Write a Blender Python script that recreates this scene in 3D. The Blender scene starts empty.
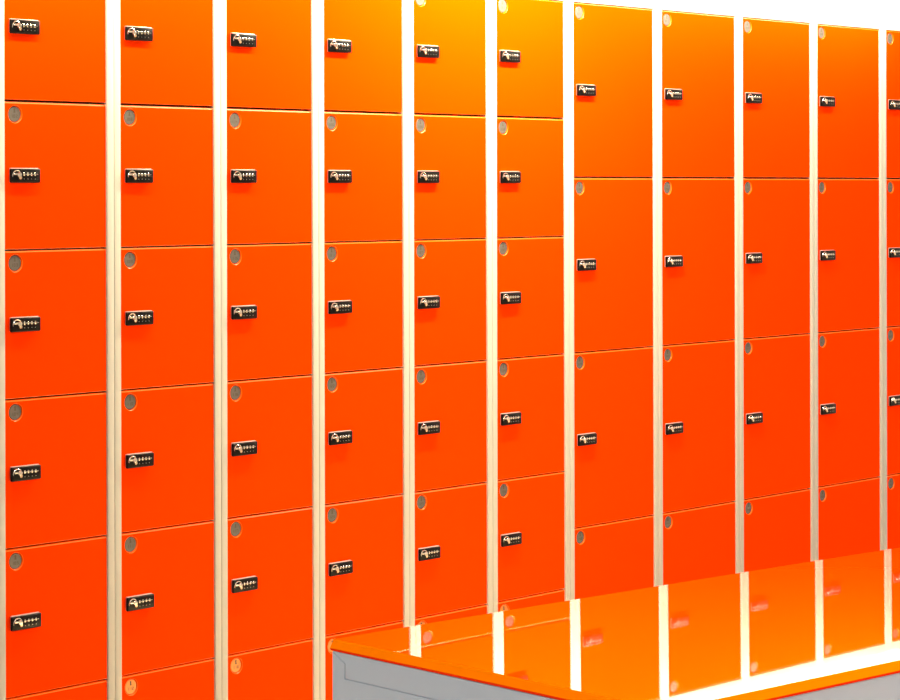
import bpy, bmesh, math
from mathutils import Vector, Matrix

S = bpy.context.scene
COL = S.collection
EYE = 1.42                     # camera height above the floor


# ------------------------------------------------------------------ materials
def mat(name, col, rough=0.5, metal=0.0, spec=0.5, coat=0.0, coat_rough=0.03, ior=None,
        noise=0.0, nscale=40.0, bump=0.0, bscale=400.0, rough_var=0.0):
    m = bpy.data.materials.new(name)
    m.use_nodes = True
    nt = m.node_tree
    b = nt.nodes['Principled BSDF']
    b.inputs['Base Color'].default_value = (*col, 1)
    b.inputs['Roughness'].default_value = rough
    b.inputs['Metallic'].default_value = metal
    b.inputs['Specular IOR Level'].default_value = spec
    b.inputs['Coat Weight'].default_value = coat
    b.inputs['Coat Roughness'].default_value = coat_rough
    if ior:
        b.inputs['IOR'].default_value = ior
    tc = nt.nodes.new('ShaderNodeTexCoord')
    if noise > 0 or rough_var > 0:
        n = nt.nodes.new('ShaderNodeTexNoise')
        n.inputs['Scale'].default_value = nscale
        n.inputs['Detail'].default_value = 4
        nt.links.new(tc.outputs['Object'], n.inputs['Vector'])
        if noise > 0:
            mx = nt.nodes.new('ShaderNodeMix')
            mx.data_type = 'RGBA'
            mx.inputs[6].default_value = (*[c * (1 - noise) for c in col], 1)
            mx.inputs[7].default_value = (*[min(1, c * (1 + noise)) for c in col], 1)
            nt.links.new(n.outputs['Fac'], mx.inputs[0])
            nt.links.new(mx.outputs[2], b.inputs['Base Color'])
        if rough_var > 0:
            mr = nt.nodes.new('ShaderNodeMapRange')
            mr.inputs['To Min'].default_value = max(0, rough - rough_var)
            mr.inputs['To Max'].default_value = min(1, rough + rough_var)
            nt.links.new(n.outputs['Fac'], mr.inputs['Value'])
            nt.links.new(mr.outputs['Result'], b.inputs['Roughness'])
    if bump > 0:
        n2 = nt.nodes.new('ShaderNodeTexNoise')
        n2.inputs['Scale'].default_value = bscale
        n2.inputs['Detail'].default_value = 2
        nt.links.new(tc.outputs['Object'], n2.inputs['Vector'])
        bp = nt.nodes.new('ShaderNodeBump')
        bp.inputs['Strength'].default_value = bump
        bp.inputs['Distance'].default_value = 0.0005
        nt.links.new(n2.outputs['Fac'], bp.inputs['Height'])
        nt.links.new(bp.outputs['Normal'], b.inputs['Normal'])
    return m


M_DOOR = mat('orange_door_laminate', (0.96, 0.0375, 0.0), rough=0.55, spec=0.0, rough_var=0.04, nscale=6)
M_DEDGE = mat('orange_door_edge_highlight', (0.97, 0.12, 0.0), rough=0.3, spec=0.3, rough_var=0.04, nscale=30)  # base colour lightened to paint highlights along the door edges
M_FRAME = mat('cream_powder_coat', (0.46, 0.455, 0.415), rough=0.5, spec=0.15, rough_var=0.05, nscale=12)
M_PLINTH = mat('dark_plinth', (0.10, 0.09, 0.08), rough=0.6, rough_var=0.05)
M_LOCK = mat('black_lock_plastic', (0.0025, 0.002, 0.002), rough=0.3, spec=0.15, rough_var=0.05, nscale=300)
M_CHROME = mat('chrome', (0.70, 0.67, 0.62), rough=0.16, metal=1.0, rough_var=0.04, nscale=200)
M_LOCK_GLINT = mat('lock_top_glint', (0.62, 0.58, 0.54), rough=0.4, metal=0.6, rough_var=0.04, nscale=200)  # pale metal that stands in for the highlight along the lock top
M_BRASS = mat('brass_key_barrel', (0.90, 0.72, 0.50), rough=0.2, metal=1.0, rough_var=0.04, nscale=200)
M_DISC = mat('grey_number_disc', (0.135, 0.128, 0.118), rough=0.4, metal=0.5, spec=0.3, noise=0.12, nscale=900, rough_var=0.04)
M_DISC_REFL = mat('orange_reflection_disc', (0.62, 0.22, 0.05), rough=0.38, metal=0.4, noise=0.12, nscale=900, rough_var=0.04)  # base colour carries an orange reflection on the bottom-row discs
M_MARK = mat('dark_disc_print', (0.07, 0.05, 0.035), rough=0.6, rough_var=0.02)
M_TOP = mat('glossy_orange_top', (0.96, 0.062, 0.0), rough=0.012, spec=0.5, coat=0.2, coat_rough=0.008, ior=1.5,
            noise=0.02, nscale=8)
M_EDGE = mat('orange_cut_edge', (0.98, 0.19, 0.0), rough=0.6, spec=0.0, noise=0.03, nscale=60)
M_LIP = mat('red_orange_edge', (0.86, 0.030, 0.004), rough=0.5, spec=0.0, noise=0.03, nscale=60)
M_GREY = mat('grey_sheet_metal', (0.43, 0.475, 0.57), rough=0.5, spec=0.3, noise=0.03, nscale=9, bump=0.05)
M_SEAM = mat('dark_grey_joint', (0.20, 0.20, 0.21), rough=0.7, noise=0.03)
M_WALL = mat('white_wall_paint', (0.85, 0.83, 0.78), rough=0.8, spec=0.2, noise=0.015, nscale=3, bump=0.05)
M_CEIL = mat('white_ceiling_paint', (0.72, 0.70, 0.66), rough=0.9, spec=0.1, noise=0.015, nscale=3)
M_FLOOR = mat('pale_vinyl_floor', (0.60, 0.53, 0.38), rough=0.5, spec=0.3, noise=0.08, nscale=5, rough_var=0.06)


# ------------------------------------------------------------------ helpers
def link(o, parent=None, loc=(0, 0, 0)):
    COL.objects.link(o)
    o.location = loc
    if parent is not None:
        o.parent = parent
    return o


def build(name, bm, mats, parent=None, loc=(0, 0, 0), smooth=None):
    bmesh.ops.recalc_face_normals(bm, faces=bm.faces[:])
    me = bpy.data.meshes.new(name)
    bm.to_mesh(me)
    bm.free()
    for m in (mats if isinstance(mats, (list, tuple)) else [mats]):
        me.materials.append(m)
    if smooth is not None:
        for p in me.polygons:
            p.use_smooth = True
        me.set_sharp_from_angle(angle=math.radians(smooth))
    return link(bpy.data.objects.new(name, me), parent, loc)


def empty(name, loc, label, cat, group=None):
    o = bpy.data.objects.new(name, None)
    o.empty_display_size = 0.1
    link(o, None, loc)
    o['label'] = label
    o['category'] = cat
    if group:
        o['group'] = group
    return o


def box(bm, x0, x1, y0, y1, z0, z1, mi=0, bevel=0.0, seg=2):
    vs = [bm.verts.new(c) for c in ((x0, y0, z0), (x1, y0, z0), (x1, y1, z0), (x0, y1, z0),
                                    (x0, y0, z1), (x1, y0, z1), (x1, y1, z1), (x0, y1, z1))]
    fs = [bm.faces.new([vs[i] for i in q]) for q in ((0, 3, 2, 1), (4, 5, 6, 7), (0, 1, 5, 4),
                                                     (1, 2, 6, 5), (2, 3, 7, 6), (3, 0, 4, 7))]
    for f in fs:
        f.material_index = mi
    if bevel > 0:
        es = list({e for f in fs for e in f.edges})
        r = bmesh.ops.bevel(bm, geom=es, offset=bevel, segments=seg, profile=0.5, affect='EDGES')
        for f in r['faces']:
            f.material_index = mi


def lathe(bm, c, axis, prof, n=20, mi=0):
    """prof: list of (radius, distance along axis); axis is a unit Vector."""
    a = Vector(axis).normalized()
    u = a.orthogonal().normalized()
    v = a.cross(u)
    c = Vector(c)
    rings = []
    for r, h in prof:
        if r < 1e-7:
            rings.append([bm.verts.new(c + a * h)])
        else:
            rings.append([bm.verts.new(c + a * h + (u * math.cos(2 * math.pi * k / n) + v * math.sin(2 * math.pi * k / n)) * r)
                          for k in range(n)])
    for A, B in zip(rings, rings[1:]):
        for k in range(n):
            k2 = (k + 1) % n
            if len(A) == 1:
                f = bm.faces.new((A[0], B[k], B[k2]))
            elif len(B) == 1:
                f = bm.faces.new((A[k], A[k2], B[0]))
            else:
                f = bm.faces.new((A[k], A[k2], B[k2], B[k]))
            f.material_index = mi


def arc_tube(bm, c, R, r, a0, a1, n=16, m=8, mi=0):
    """a tube bent along an arc in the XZ plane."""
    rings = []
    for i in range(n + 1):
        t = a0 + (a1 - a0) * i / n
        rad = Vector((math.cos(t), 0, math.sin(t)))
        k0 = r * (0.35 + 0.65 * math.sin(math.pi * (i + 0.3) / (n + 0.6)))
        rings.append([bm.verts.new(Vector(c) + rad * (R + k0 * math.cos(2 * math.pi * j / m)) +
                                   Vector((0, k0 * math.sin(2 * math.pi * j / m), 0))) for j in range(m)])
    for A, B in zip(rings, rings[1:]):
        for j in range(m):
            f = bm.faces.new((A[j], A[(j + 1) % m], B[(j + 1) % m], B[j]))
            f.material_index = mi
    for R_ in (rings[0], rings[-1]):
        bm.faces.new(R_).material_index = mi


# ------------------------------------------------------------------ locker pieces
PL, PR = 0.30449, 0.37935      # pitch of the narrow and the wide columns
G = 0.0200                     # half of the cream post between two columns
ZT = 1.90022                   # top of the top doors
ZB = ZT - 1.8                  # bottom of the bottom doors
DEPTH = 0.50
DISC_X, DISC_Z = 0.0268, 0.0245
HOLE = 0.0174


def door_mesh(w, h):
    """front face at y = 0, origin at the top left corner of the front."""
    bm = bmesh.new()
    b, bt = 0.0011, 0.0030    # small arris at the sides, rounded top edge
    prof = [(1.0, 0.0), (0.30, 0.30), (0.0, 1.0)]

    def ring(i, j, y, yt):
        return [bm.verts.new(c) for c in ((i, y, -h + i), (w - i, y, -h + i), (w - i, yt, -j), (i, yt, -j))]
    rings = [ring(b * i, bt * i, b * y, bt * y) for i, y in prof] + [ring(0, 0, 0.018, 0.018)]
    for A, B in zip(rings, rings[1:]):
        for k in range(4):
            bm.faces.new((A[k], A[(k + 1) % 4], B[(k + 1) % 4], B[k])).material_index = 1
    bm.faces.new(rings[-1])
    n = 40
    cx, cz = DISC_X, -DISC_Z

    def circ(r, y):
        return [bm.verts.new((cx + r * math.cos(2 * math.pi * k / n), y, cz + r * math.sin(2 * math.pi * k / n))) for k in range(n)]
    cs = [circ(r, y) for r, y in ((HOLE + 0.0012, 0.0), (HOLE + 0.0004, 0.0005), (HOLE, 0.0014), (HOLE, 0.0056))]
    for A, B in zip(cs, cs[1:]):
        for k in range(n):
            bm.faces.new((A[k], A[(k + 1) % n], B[(k + 1) % n], B[k])).material_index = 1
    bm.faces.new(cs[-1])
    # front face: four fans between the rectangle and the round hole
    es = []
    for L in (rings[0], cs[0]):
        for k in range(len(L)):
            e = bm.edges.get((L[k], L[(k + 1) % len(L)]))
            es.append(e)
    bmesh.ops.triangle_fill(bm, use_beauty=True, use_dissolve=False, edges=es, normal=(0, -1, 0))
    return bm


def flat_front(me):
    for p in me.polygons:
        if abs(p.normal.y) > 0.999:
            p.use_smooth = False


SEG = {'0': 'abcdef', '1': 'bc', '2': 'abged', '3': 'abgcd', '4': 'fgbc', '5': 'afgcd', '6': 'afgedc',
       '7': 'abc', '8': 'abcdefg', '9': 'abcdfg'}


def disc_mesh(num):
    bm = bmesh.new()
    lathe(bm, (0, 0.0050, 0), (0, -1, 0), [(0.0, 0), (0.0156, 0), (0.0156, 0.0022), (0.0150, 0.0027), (0, 0.0027)], n=36)
    y0, y1 = 0.00215, 0.0024
    # small pictogram: a round head over a flared body
    lathe(bm, (-0.0003, y1, 0.0100), (0, -1, 0), [(0.0024, 0), (0.0024, 0.00025), (0, 0.00025)], n=14, mi=1)
    vs = [bm.verts.new((x, y0, z)) for x, z in ((-0.0030, 0.0030), (0.0026, 0.0030), (0.0016, 0.0078), (-0.0020, 0.0078))]
    bm.faces.new(vs).material_index = 1
    w, h, t = 0.0042, 0.0066, 0.0012
    for i, ch in enumerate(num):
        x0 = -0.0092 + i * 0.0064
        z0 = -0.0072
        boxes = dict(a=(0, w, h - t, h), d=(0, w, 0, t), g=(0, w, h / 2 - t / 2, h / 2 + t / 2),
                     f=(0, t, h / 2, h), e=(0, t, 0, h / 2), b=(w - t, w, h / 2, h), c=(w - t, w, 0, h / 2))
        for s in SEG[ch]:
            a, b_, c, d = boxes[s]
            dy = 0.00002 * 'abcdefg'.index(s)
            box(bm, x0 + a, x0 + b_, y0 - dy, y1, z0 + c, z0 + d, mi=1)
    return bm


def lock_mesh():
    """origin at the left middle of the back of the lock; the face looks to -y."""
    bm = bmesh.new()
    W, H, D = 0.0758, 0.0290, 0.0100
    box(bm, 0, W, -D, -0.0030, -H / 2, H / 2, 0, bevel=0.0028, seg=3)
    box(bm, 0.0030, W - 0.0030, -0.0062, 0, -H / 2 + 0.0010, H / 2 + 0.0010, 3, bevel=0.0009, seg=2)  # added strip peeping over the cover as its top highlight
    # rim arc of the handle recess, handle and key barrel
    arc_tube(bm, (0.0150, -D, -0.0005), 0.0110, 0.0013, math.radians(40), math.radians(190), mi=1)
    box(bm, 0.0060, 0.0205, -D - 0.0022, -D + 0.001, 0.0010, 0.0052, 1, bevel=0.0010)
    lathe(bm, (0.0200, -D + 0.0005, 0.0018), (0, -1, 0), [(0.0054, 0), (0.0054, 0.0025), (0.0046, 0.0038), (0.0026, 0.0042), (0, 0.0042)], n=20, mi=1)
    lathe(bm, (0.0222, -D + 0.0005, -0.0040), (0, -1, 0), [(0.0036, 0), (0.0036, 0.0030), (0.0027, 0.0040), (0, 0.0040)], n=18, mi=2)
    # four number wheels with their pointers
    for k in range(4):
        x = 0.0310 + k * 0.0093
        lathe(bm, (x, -D + 0.0040, 0.0030), (1, 0, 0), [(0, 0), (0.0042, 0), (0.0052, 0.0012), (0.0052, 0.0030), (0.0042, 0.0042), (0, 0.0042)], n=20, mi=1)
        box(bm, x + 0.0046, x + 0.0092, -D - 0.0004, -D + 0.001, 0.0022, 0.0036, 1)
        box(bm, x + 0.0012, x + 0.0030, -D - 0.0003, -D + 0.001, -0.0072, -0.0058, 1)
    return bm


def carcass_mesh(w, tiers):
    """cream steel body with its two stiles and rails; front doors are inset at y = 0."""
    bm = bmesh.new()
    f = -0.0030                # the posts stand proud of the doors
    g2 = G - 0.0016
    e = 0.0004
    for x0, x1 in ((e, g2), (w - g2, w - e)):
        box(bm, x0, x1, f, 0.022, ZB - 0.004, ZT + 0.032, bevel=0.0018)
    box(bm, g2 - 0.0002, w - g2 + 0.0002, f, 0.022, ZT + 0.0015, ZT + 0.0318, bevel=0.0012)
    box(bm, g2 - 0.0002, w - g2 + 0.0002, f, 0.022, ZB - 0.030, ZB - 0.0018, bevel=0.0012)
    # sides, back, top, bottom and the shelves behind the door joints
    box(bm, e, e + 0.001, 0.022, DEPTH - 0.01, ZB - 0.03, ZT + 0.0318)
    box(bm, w - e - 0.001, w - e, 0.022, DEPTH - 0.01, ZB - 0.03, ZT + 0.0318)
    box(bm, e + 0.001, w - e - 0.001, DEPTH - 0.012, DEPTH - 0.01, ZB - 0.03, ZT + 0.0318)
    box(bm, e + 0.001, w - e - 0.001, 0.022, DEPTH - 0.012, ZT + 0.0298, ZT + 0.0317)
    h = 1.8 / tiers
    for k in range(1, tiers + 1):
        box(bm, e + 0.0012, w - e - 0.0012, 0.022, DEPTH - 0.012, ZT - k * h - 0.001, ZT - k * h + 0.001)
    return bm


LABELS = [
    'six-door orange locker column standing at the far left edge of the photo',
    'second six-door orange locker column from the left edge of the photo',
    'third six-door orange locker column from the left edge of the photo',
    'six-door orange locker column directly behind the left corner of the grey island',
    'six-door orange locker column with one six-door column between it and the four-door ones',
    'six-door orange locker column directly beside the wider four-door columns',
    'wide four-door orange locker column directly right of the six-door columns',
    'second wide four-door orange locker column right of the six-door columns',
    'middle one of the five wide four-door orange locker columns',
    'last wide four-door orange locker column seen whole before the right photo edge',
    'wide four-door orange locker column cut off by the right photo edge',
]

protos = {}
lock_me = None
door_me = {}
carc_me = {}
plinth_me = {}
number = 101
x = 0.0
for ci in range(11):
    tiers = 6 if ci < 6 else 4
    w = PL if ci < 6 else PR
    grp = 'narrow six-door locker columns' if ci < 6 else 'wide four-door locker columns'
    root = empty('locker_cabinet', (x, 0, 0), LABELS[ci], 'locker', grp)
    if tiers not in carc_me:
        o = build('carcass', carcass_mesh(w, tiers), M_FRAME, root, smooth=35)
        carc_me[tiers] = o.data
        bm = bmesh.new()
        box(bm, 0.001, w - 0.001, 0.03, DEPTH - 0.02, 0.0, ZB - 0.0302, bevel=0.002)
        o = build('plinth', bm, M_PLINTH, root)
        plinth_me[tiers] = o.data
    else:
        link(bpy.data.objects.new('carcass', carc_me[tiers]), root)
        link(bpy.data.objects.new('plinth', plinth_me[tiers]), root)
    h = 1.8 / tiers
    for k in range(tiers):
        dl = (G, 0, ZT - k * h - (0.0 if k == 0 else 0.0016))
        if tiers not in door_me:
            d = build('door', door_mesh(w - 2 * G, h - 0.0034), [M_DOOR, M_DEDGE], root, dl, smooth=35)
            door_me[tiers] = d.data
            flat_front(d.data)
        else:
            d = link(bpy.data.objects.new('door', door_me[tiers]), root, dl)
        zc = -h / 2 + (0.0 if k == 0 else 0.0016)
        ll = (0.0082, -0.0002, zc)
        if k == tiers - 1:         # the bottom doors show no lock in the middle
            pass
        elif lock_me is None:
            lk = build('combination_lock', lock_mesh(), [M_LOCK, M_CHROME, M_BRASS, M_LOCK_GLINT], d, ll, smooth=35)
            lock_me = lk.data
        else:
            lk = link(bpy.data.objects.new('combination_lock', lock_me), d, ll)
        nd = build('number_disc', disc_mesh(str(number)), [M_DISC_REFL if k == 5 else M_DISC, M_MARK], d,
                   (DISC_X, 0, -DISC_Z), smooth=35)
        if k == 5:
            nd['label'] = 'number disc with a painted orange reflection'
        number += 1
    x += w
X_END = x

# ------------------------------------------------------------------ locker island with the glossy top
T = (0.44286, -0.01189, -0.01645, -0.00295, -0.00019, -0.00776)   # slightly bowed sheet


def top_z(X, Y):
    u, v = X - 1.0, Y + 2.2
    d, a, b, q1, q2, q3 = T
    return EYE - d + a * u + b * v + q1 * u * u + q2 * u * v + q3 * v * v


FL = Vector((-1.3820, -2.2755))
NL = Vector((-1.4500, -2.7245))
dF = Vector((0.9932, -0.1168)).normalized()
LEN = 2.0
FR = FL + dF * LEN
NR = NL + dF * LEN


def bil(s, t):                 # s along the length, t from far to near
    return (FL * (1 - s) + FR * s) * (1 - t) + (NL * (1 - s) + NR * s) * t


island = empty('locker_island', (*bil(0.5, 0.5), 0.0),
               'low grey sheet metal island unit with a glossy mirror-like orange top', 'cabinet')
IC = Vector((*bil(0.5, 0.5), 0.0))

IN = 0.0025                    # width of the sloping edge
DROP1, DROP2 = 0.0085, 0.0108
WID = (NL - FL).length


def rim(inset, n=48, m=14):
    si, ti = inset / LEN, inset / WID
    pts = []
    for k in range(n):
        pts.append(bil(si + (1 - 2 * si) * k / n, ti))
    for k in range(m):
        pts.append(bil(1 - si, ti + (1 - 2 * ti) * k / m))
    for k in range(n):
        pts.append(bil(1 - si - (1 - 2 * si) * k / n, 1 - ti))
    for k in range(m):
        pts.append(bil(si, 1 - ti - (1 - 2 * ti) * k / m))
    return pts


bm = bmesh.new()
NS, NT = 96, 28
si, ti = IN / LEN, IN / WID
grid = []
for i in range(NS + 1):
    row = []
    for j in range(NT + 1):
        p = bil(si + (1 - 2 * si) * i / NS, ti + (1 - 2 * ti) * j / NT)
        row.append(bm.verts.new((p.x - IC.x, p.y - IC.y, top_z(p.x, p.y))))
    grid.append(row)
for i in range(NS):
    for j in range(NT):
        bm.faces.new((grid[i][j], grid[i + 1][j], grid[i + 1][j + 1], grid[i][j + 1]))
top = build('top_panel', bm, M_TOP, island, smooth=180)
# the quads run clockwise or not depending on the corners: keep the sheet facing up
if top.data.polygons[0].normal.z < 0:
    top.data.flip_normals()


def loops(bm, rings, cap_top=False, cap_bot=False):
    L = [[bm.verts.new((p.x - IC.x, p.y - IC.y, z)) for p, z in r] for r in rings]
    n = len(L[0])
    for A, B in zip(L, L[1:]):
        for k in range(n):
            bm.faces.new((A[k], A[(k + 1) % n], B[(k + 1) % n], B[k]))
    return L


r_in, r_out = rim(IN), rim(0.0)
bm = bmesh.new()
loops(bm, [[(p, top_z(p.x, p.y)) for p in r_in],
           [(q, top_z(q.x, q.y) - DROP1) for q in r_out]])
o = build('edge_bevel', bm, M_EDGE, top)
o['label'] = 'matt orange sloping edge of the top'
bm = bmesh.new()
r_b = rim(0.0006)
r_c = rim(0.012)
loops(bm, [[(q, top_z(q.x, q.y) - DROP1) for q in r_out],
           [(q, top_z(q.x, q.y) - DROP2) for q in r_b],
           [(q, top_z(q.x, q.y) - DROP2) for q in r_c]])
o = build('edge_lip', bm, M_LIP, top)
o['label'] = 'thin red-orange lip under the edge'

# grey body under the sheet
bm = bmesh.new()
r_d = rim(0.0022)
zb = 0.06
L = loops(bm, [[(q, top_z(q.x, q.y) - DROP2 - 0.0002) for q in r_d], [(q, zb) for q in r_d]])
bm.faces.new(L[1])
bm.faces.new(L[0])
build('body', bm, M_GREY, island)
bm = bmesh.new()
r_e = rim(0.04)
L = loops(bm, [[(q, zb) for q in r_e], [(q, 0.0) for q in r_e]])
bm.faces.new(L[0])
bm.faces.new(L[1])
build('plinth', bm, M_PLINTH, island)

# folded end panel: two sheets meeting in a mitred joint
eT = (NL - FL).normalized()                    # along the end, far to near
eN = Vector((eT.y, -eT.x))
if eN.x > 0:
    eN = -eN                                   # pointing out of the end
HW = WID


def end_pt(s, dz, out):
    p = FL + eT * (0.0022 + s) + eN * (out - 0.0022)
    return Vector((p.x - IC.x, p.y - IC.y, top_z(p.x, p.y) - DROP2 - dz))


def end_sheet(name, poly, hgt=0.0011, bottom=False):
    bm = bmesh.new()
    n = len(poly)

    def ring(out, inset):
        c = Vector((sum(p[0] for p in poly) / n, sum(p[1] for p in poly) / n))
        vs = []
        for s, dz in poly:
            d = (c - Vector((s, dz))).normalized() * inset
            vs.append(bm.verts.new(end_pt(s + d.x, dz + d.y, out)))
        return vs
    A, B, Cc = ring(0.0, 0), ring(hgt * 0.6, 0), ring(hgt, 0.0005)
    for P, Q in ((A, B), (B, Cc)):
        for k in range(n):
            bm.faces.new((P[k], P[(k + 1) % n], Q[(k + 1) % n], Q[k]))
    bm.faces.new(Cc)
    return build(name, bm, M_GREY, island)


WE = WID - 0.0044
GP = 0.0004
s1, d1, d2 = 0.0195, 0.0098, 0.0243
end_sheet('end_rail', [(GP, 0.0004), (WE, 0.0004), (WE, d2 - GP), (s1 + GP, d2 - GP), (s1 + GP, d1 - GP)])
end_sheet('end_panel', [(0.0, 0.0010), (s1 - GP, d1 + GP), (s1 - GP, d2 + GP), (WE, d2 + GP), (WE, 0.88), (0.0, 0.88)])

# ------------------------------------------------------------------ room
RX0, RX1, RY0, RY1, RH = -5.2, X_END + 1.6, -6.2, DEPTH, 2.75


def slab(name, m, x0, x1, y0, y1, z0, z1):
    bm = bmesh.new()
    box(bm, x0, x1, y0, y1, z0, z1)
    o = build(name, bm, m)
    o['kind'] = 'structure'
    return o


slab('floor', M_FLOOR, RX0, RX1, RY0, RY1, -0.1, 0.0)
slab('ceiling', M_CEIL, RX0, RX1, RY0, RY1, RH, RH + 0.1)
slab('wall_back', M_WALL, RX0, RX1, RY1, RY1 + 0.1, 0, RH)
slab('wall_bulkhead', M_WALL, 0.0, RX1, 0.004, RY1 - 0.001, ZT + 0.0335, RH)
slab('wall_front', M_WALL, RX0, RX1, RY0 - 0.1, RY0, 0, RH)
slab('wall_left', M_WALL, RX0 - 0.1, RX0, RY0 - 0.1, RY1 + 0.1, 0, RH)
slab('wall_right', M_WALL, RX1, RX1 + 0.1, RY0 - 0.1, RY1 + 0.1, 0, RH)

# ------------------------------------------------------------------ lamps
WARM = (1.0, 0.87, 0.60)
COOL = (0.88, 0.96, 1.0)
NEUT = (1.0, 0.96, 0.92)


def lamp(name, loc, power, size, col=WARM, spread=180, target=None, shape='DISK', size_y=None):
    L = bpy.data.lights.new(name, 'AREA')
    L.shape = shape
    L.size = size
    if size_y:
        L.size_y = size_y
    L.energy = power
    L.color = col
    L.spread = math.radians(spread)
    o = bpy.data.objects.new(name, L)
    COL.objects.link(o)
    o.location = loc
    d = (Vector(target) - Vector(loc)) if target else Vector((0, 0, -1))
    o.rotation_euler = d.to_track_quat('-Z', 'Y').to_euler()
    return o


# strip lamps running just above and in front of the lockers, brightest over the last narrow columns
lamp('strip_lamp', (0.10, -0.24, ZT + 0.22), 25, 1.7, target=(0.10, 0.0, ZT + 0.02), shape='RECTANGLE', size_y=0.05)
lamp('strip_lamp', (1.50, -0.32, ZT + 0.30), 64, 0.9, target=(1.50, 0.0, ZT - 0.20), shape='RECTANGLE', size_y=0.05)
lamp('strip_lamp', (2.75, -0.18, ZT + 0.15), 20, 1.4, target=(2.75, 0.0, ZT + 0.02), shape='RECTANGLE', size_y=0.05)
# added fill lights: room ambient, floor bounce in the aisle, brighter island top
lamp('room_fill', (-3.6, -2.8, RH - 0.06), 52, 0.6, COOL)
lamp('room_fill', (0.3, -4.8, RH - 0.06), 85, 0.6, NEUT)
lamp('room_fill', (4.0, -2.4, RH - 0.06), 55, 0.6, NEUT)
lamp('floor_bounce_fill', (1.1, -1.15, RH - 0.06), 42, 0.2, WARM, spread=46)
lamp('island_fill', (-1.1, -2.7, RH - 0.06), 7, 0.3, NEUT, spread=60)

W = bpy.data.worlds.new('room_air')
S.world = W
W.use_nodes = True
W.node_tree.nodes['Background'].inputs[0].default_value = (1, 0.92, 0.8, 1)
W.node_tree.nodes['Background'].inputs[1].default_value = 0.05

# ------------------------------------------------------------------ camera
cd = bpy.data.cameras.new('camera')
cam = bpy.data.objects.new('camera', cd)
COL.objects.link(cam)
F, PHI, YH, CX, CY, ROLL = 2442.5595, 0.72371, 189.728, -3.05844, 3.9116, -0.00228
cd.sensor_width = 36.0
cd.sensor_fit = 'HORIZONTAL'
cd.lens = F / 900 * 36
cd.shift_y = -(350 - YH) / 900
cd.clip_start = 0.05
s, c = math.sin(PHI), math.cos(PHI)
fw = Vector((c, s, 0))
rt0 = Vector((s, -c, 0))
up0 = Vector((0, 0, 1))
rt = rt0 * math.cos(ROLL) + up0 * math.sin(ROLL)
up = up0 * math.cos(ROLL) - rt0 * math.sin(ROLL)
mw = Matrix.Identity(4)
for i in range(3):
    mw[i][0], mw[i][1], mw[i][2] = rt[i], up[i], -fw[i]
mw.translation = Vector((CX, -CY, EYE))
cam.matrix_world = mw
S.camera = cam

S.view_settings.view_transform = 'Standard'
S.view_settings.look = 'None'
S.view_settings.gamma = 1
S.view_settings.exposure = 0.0
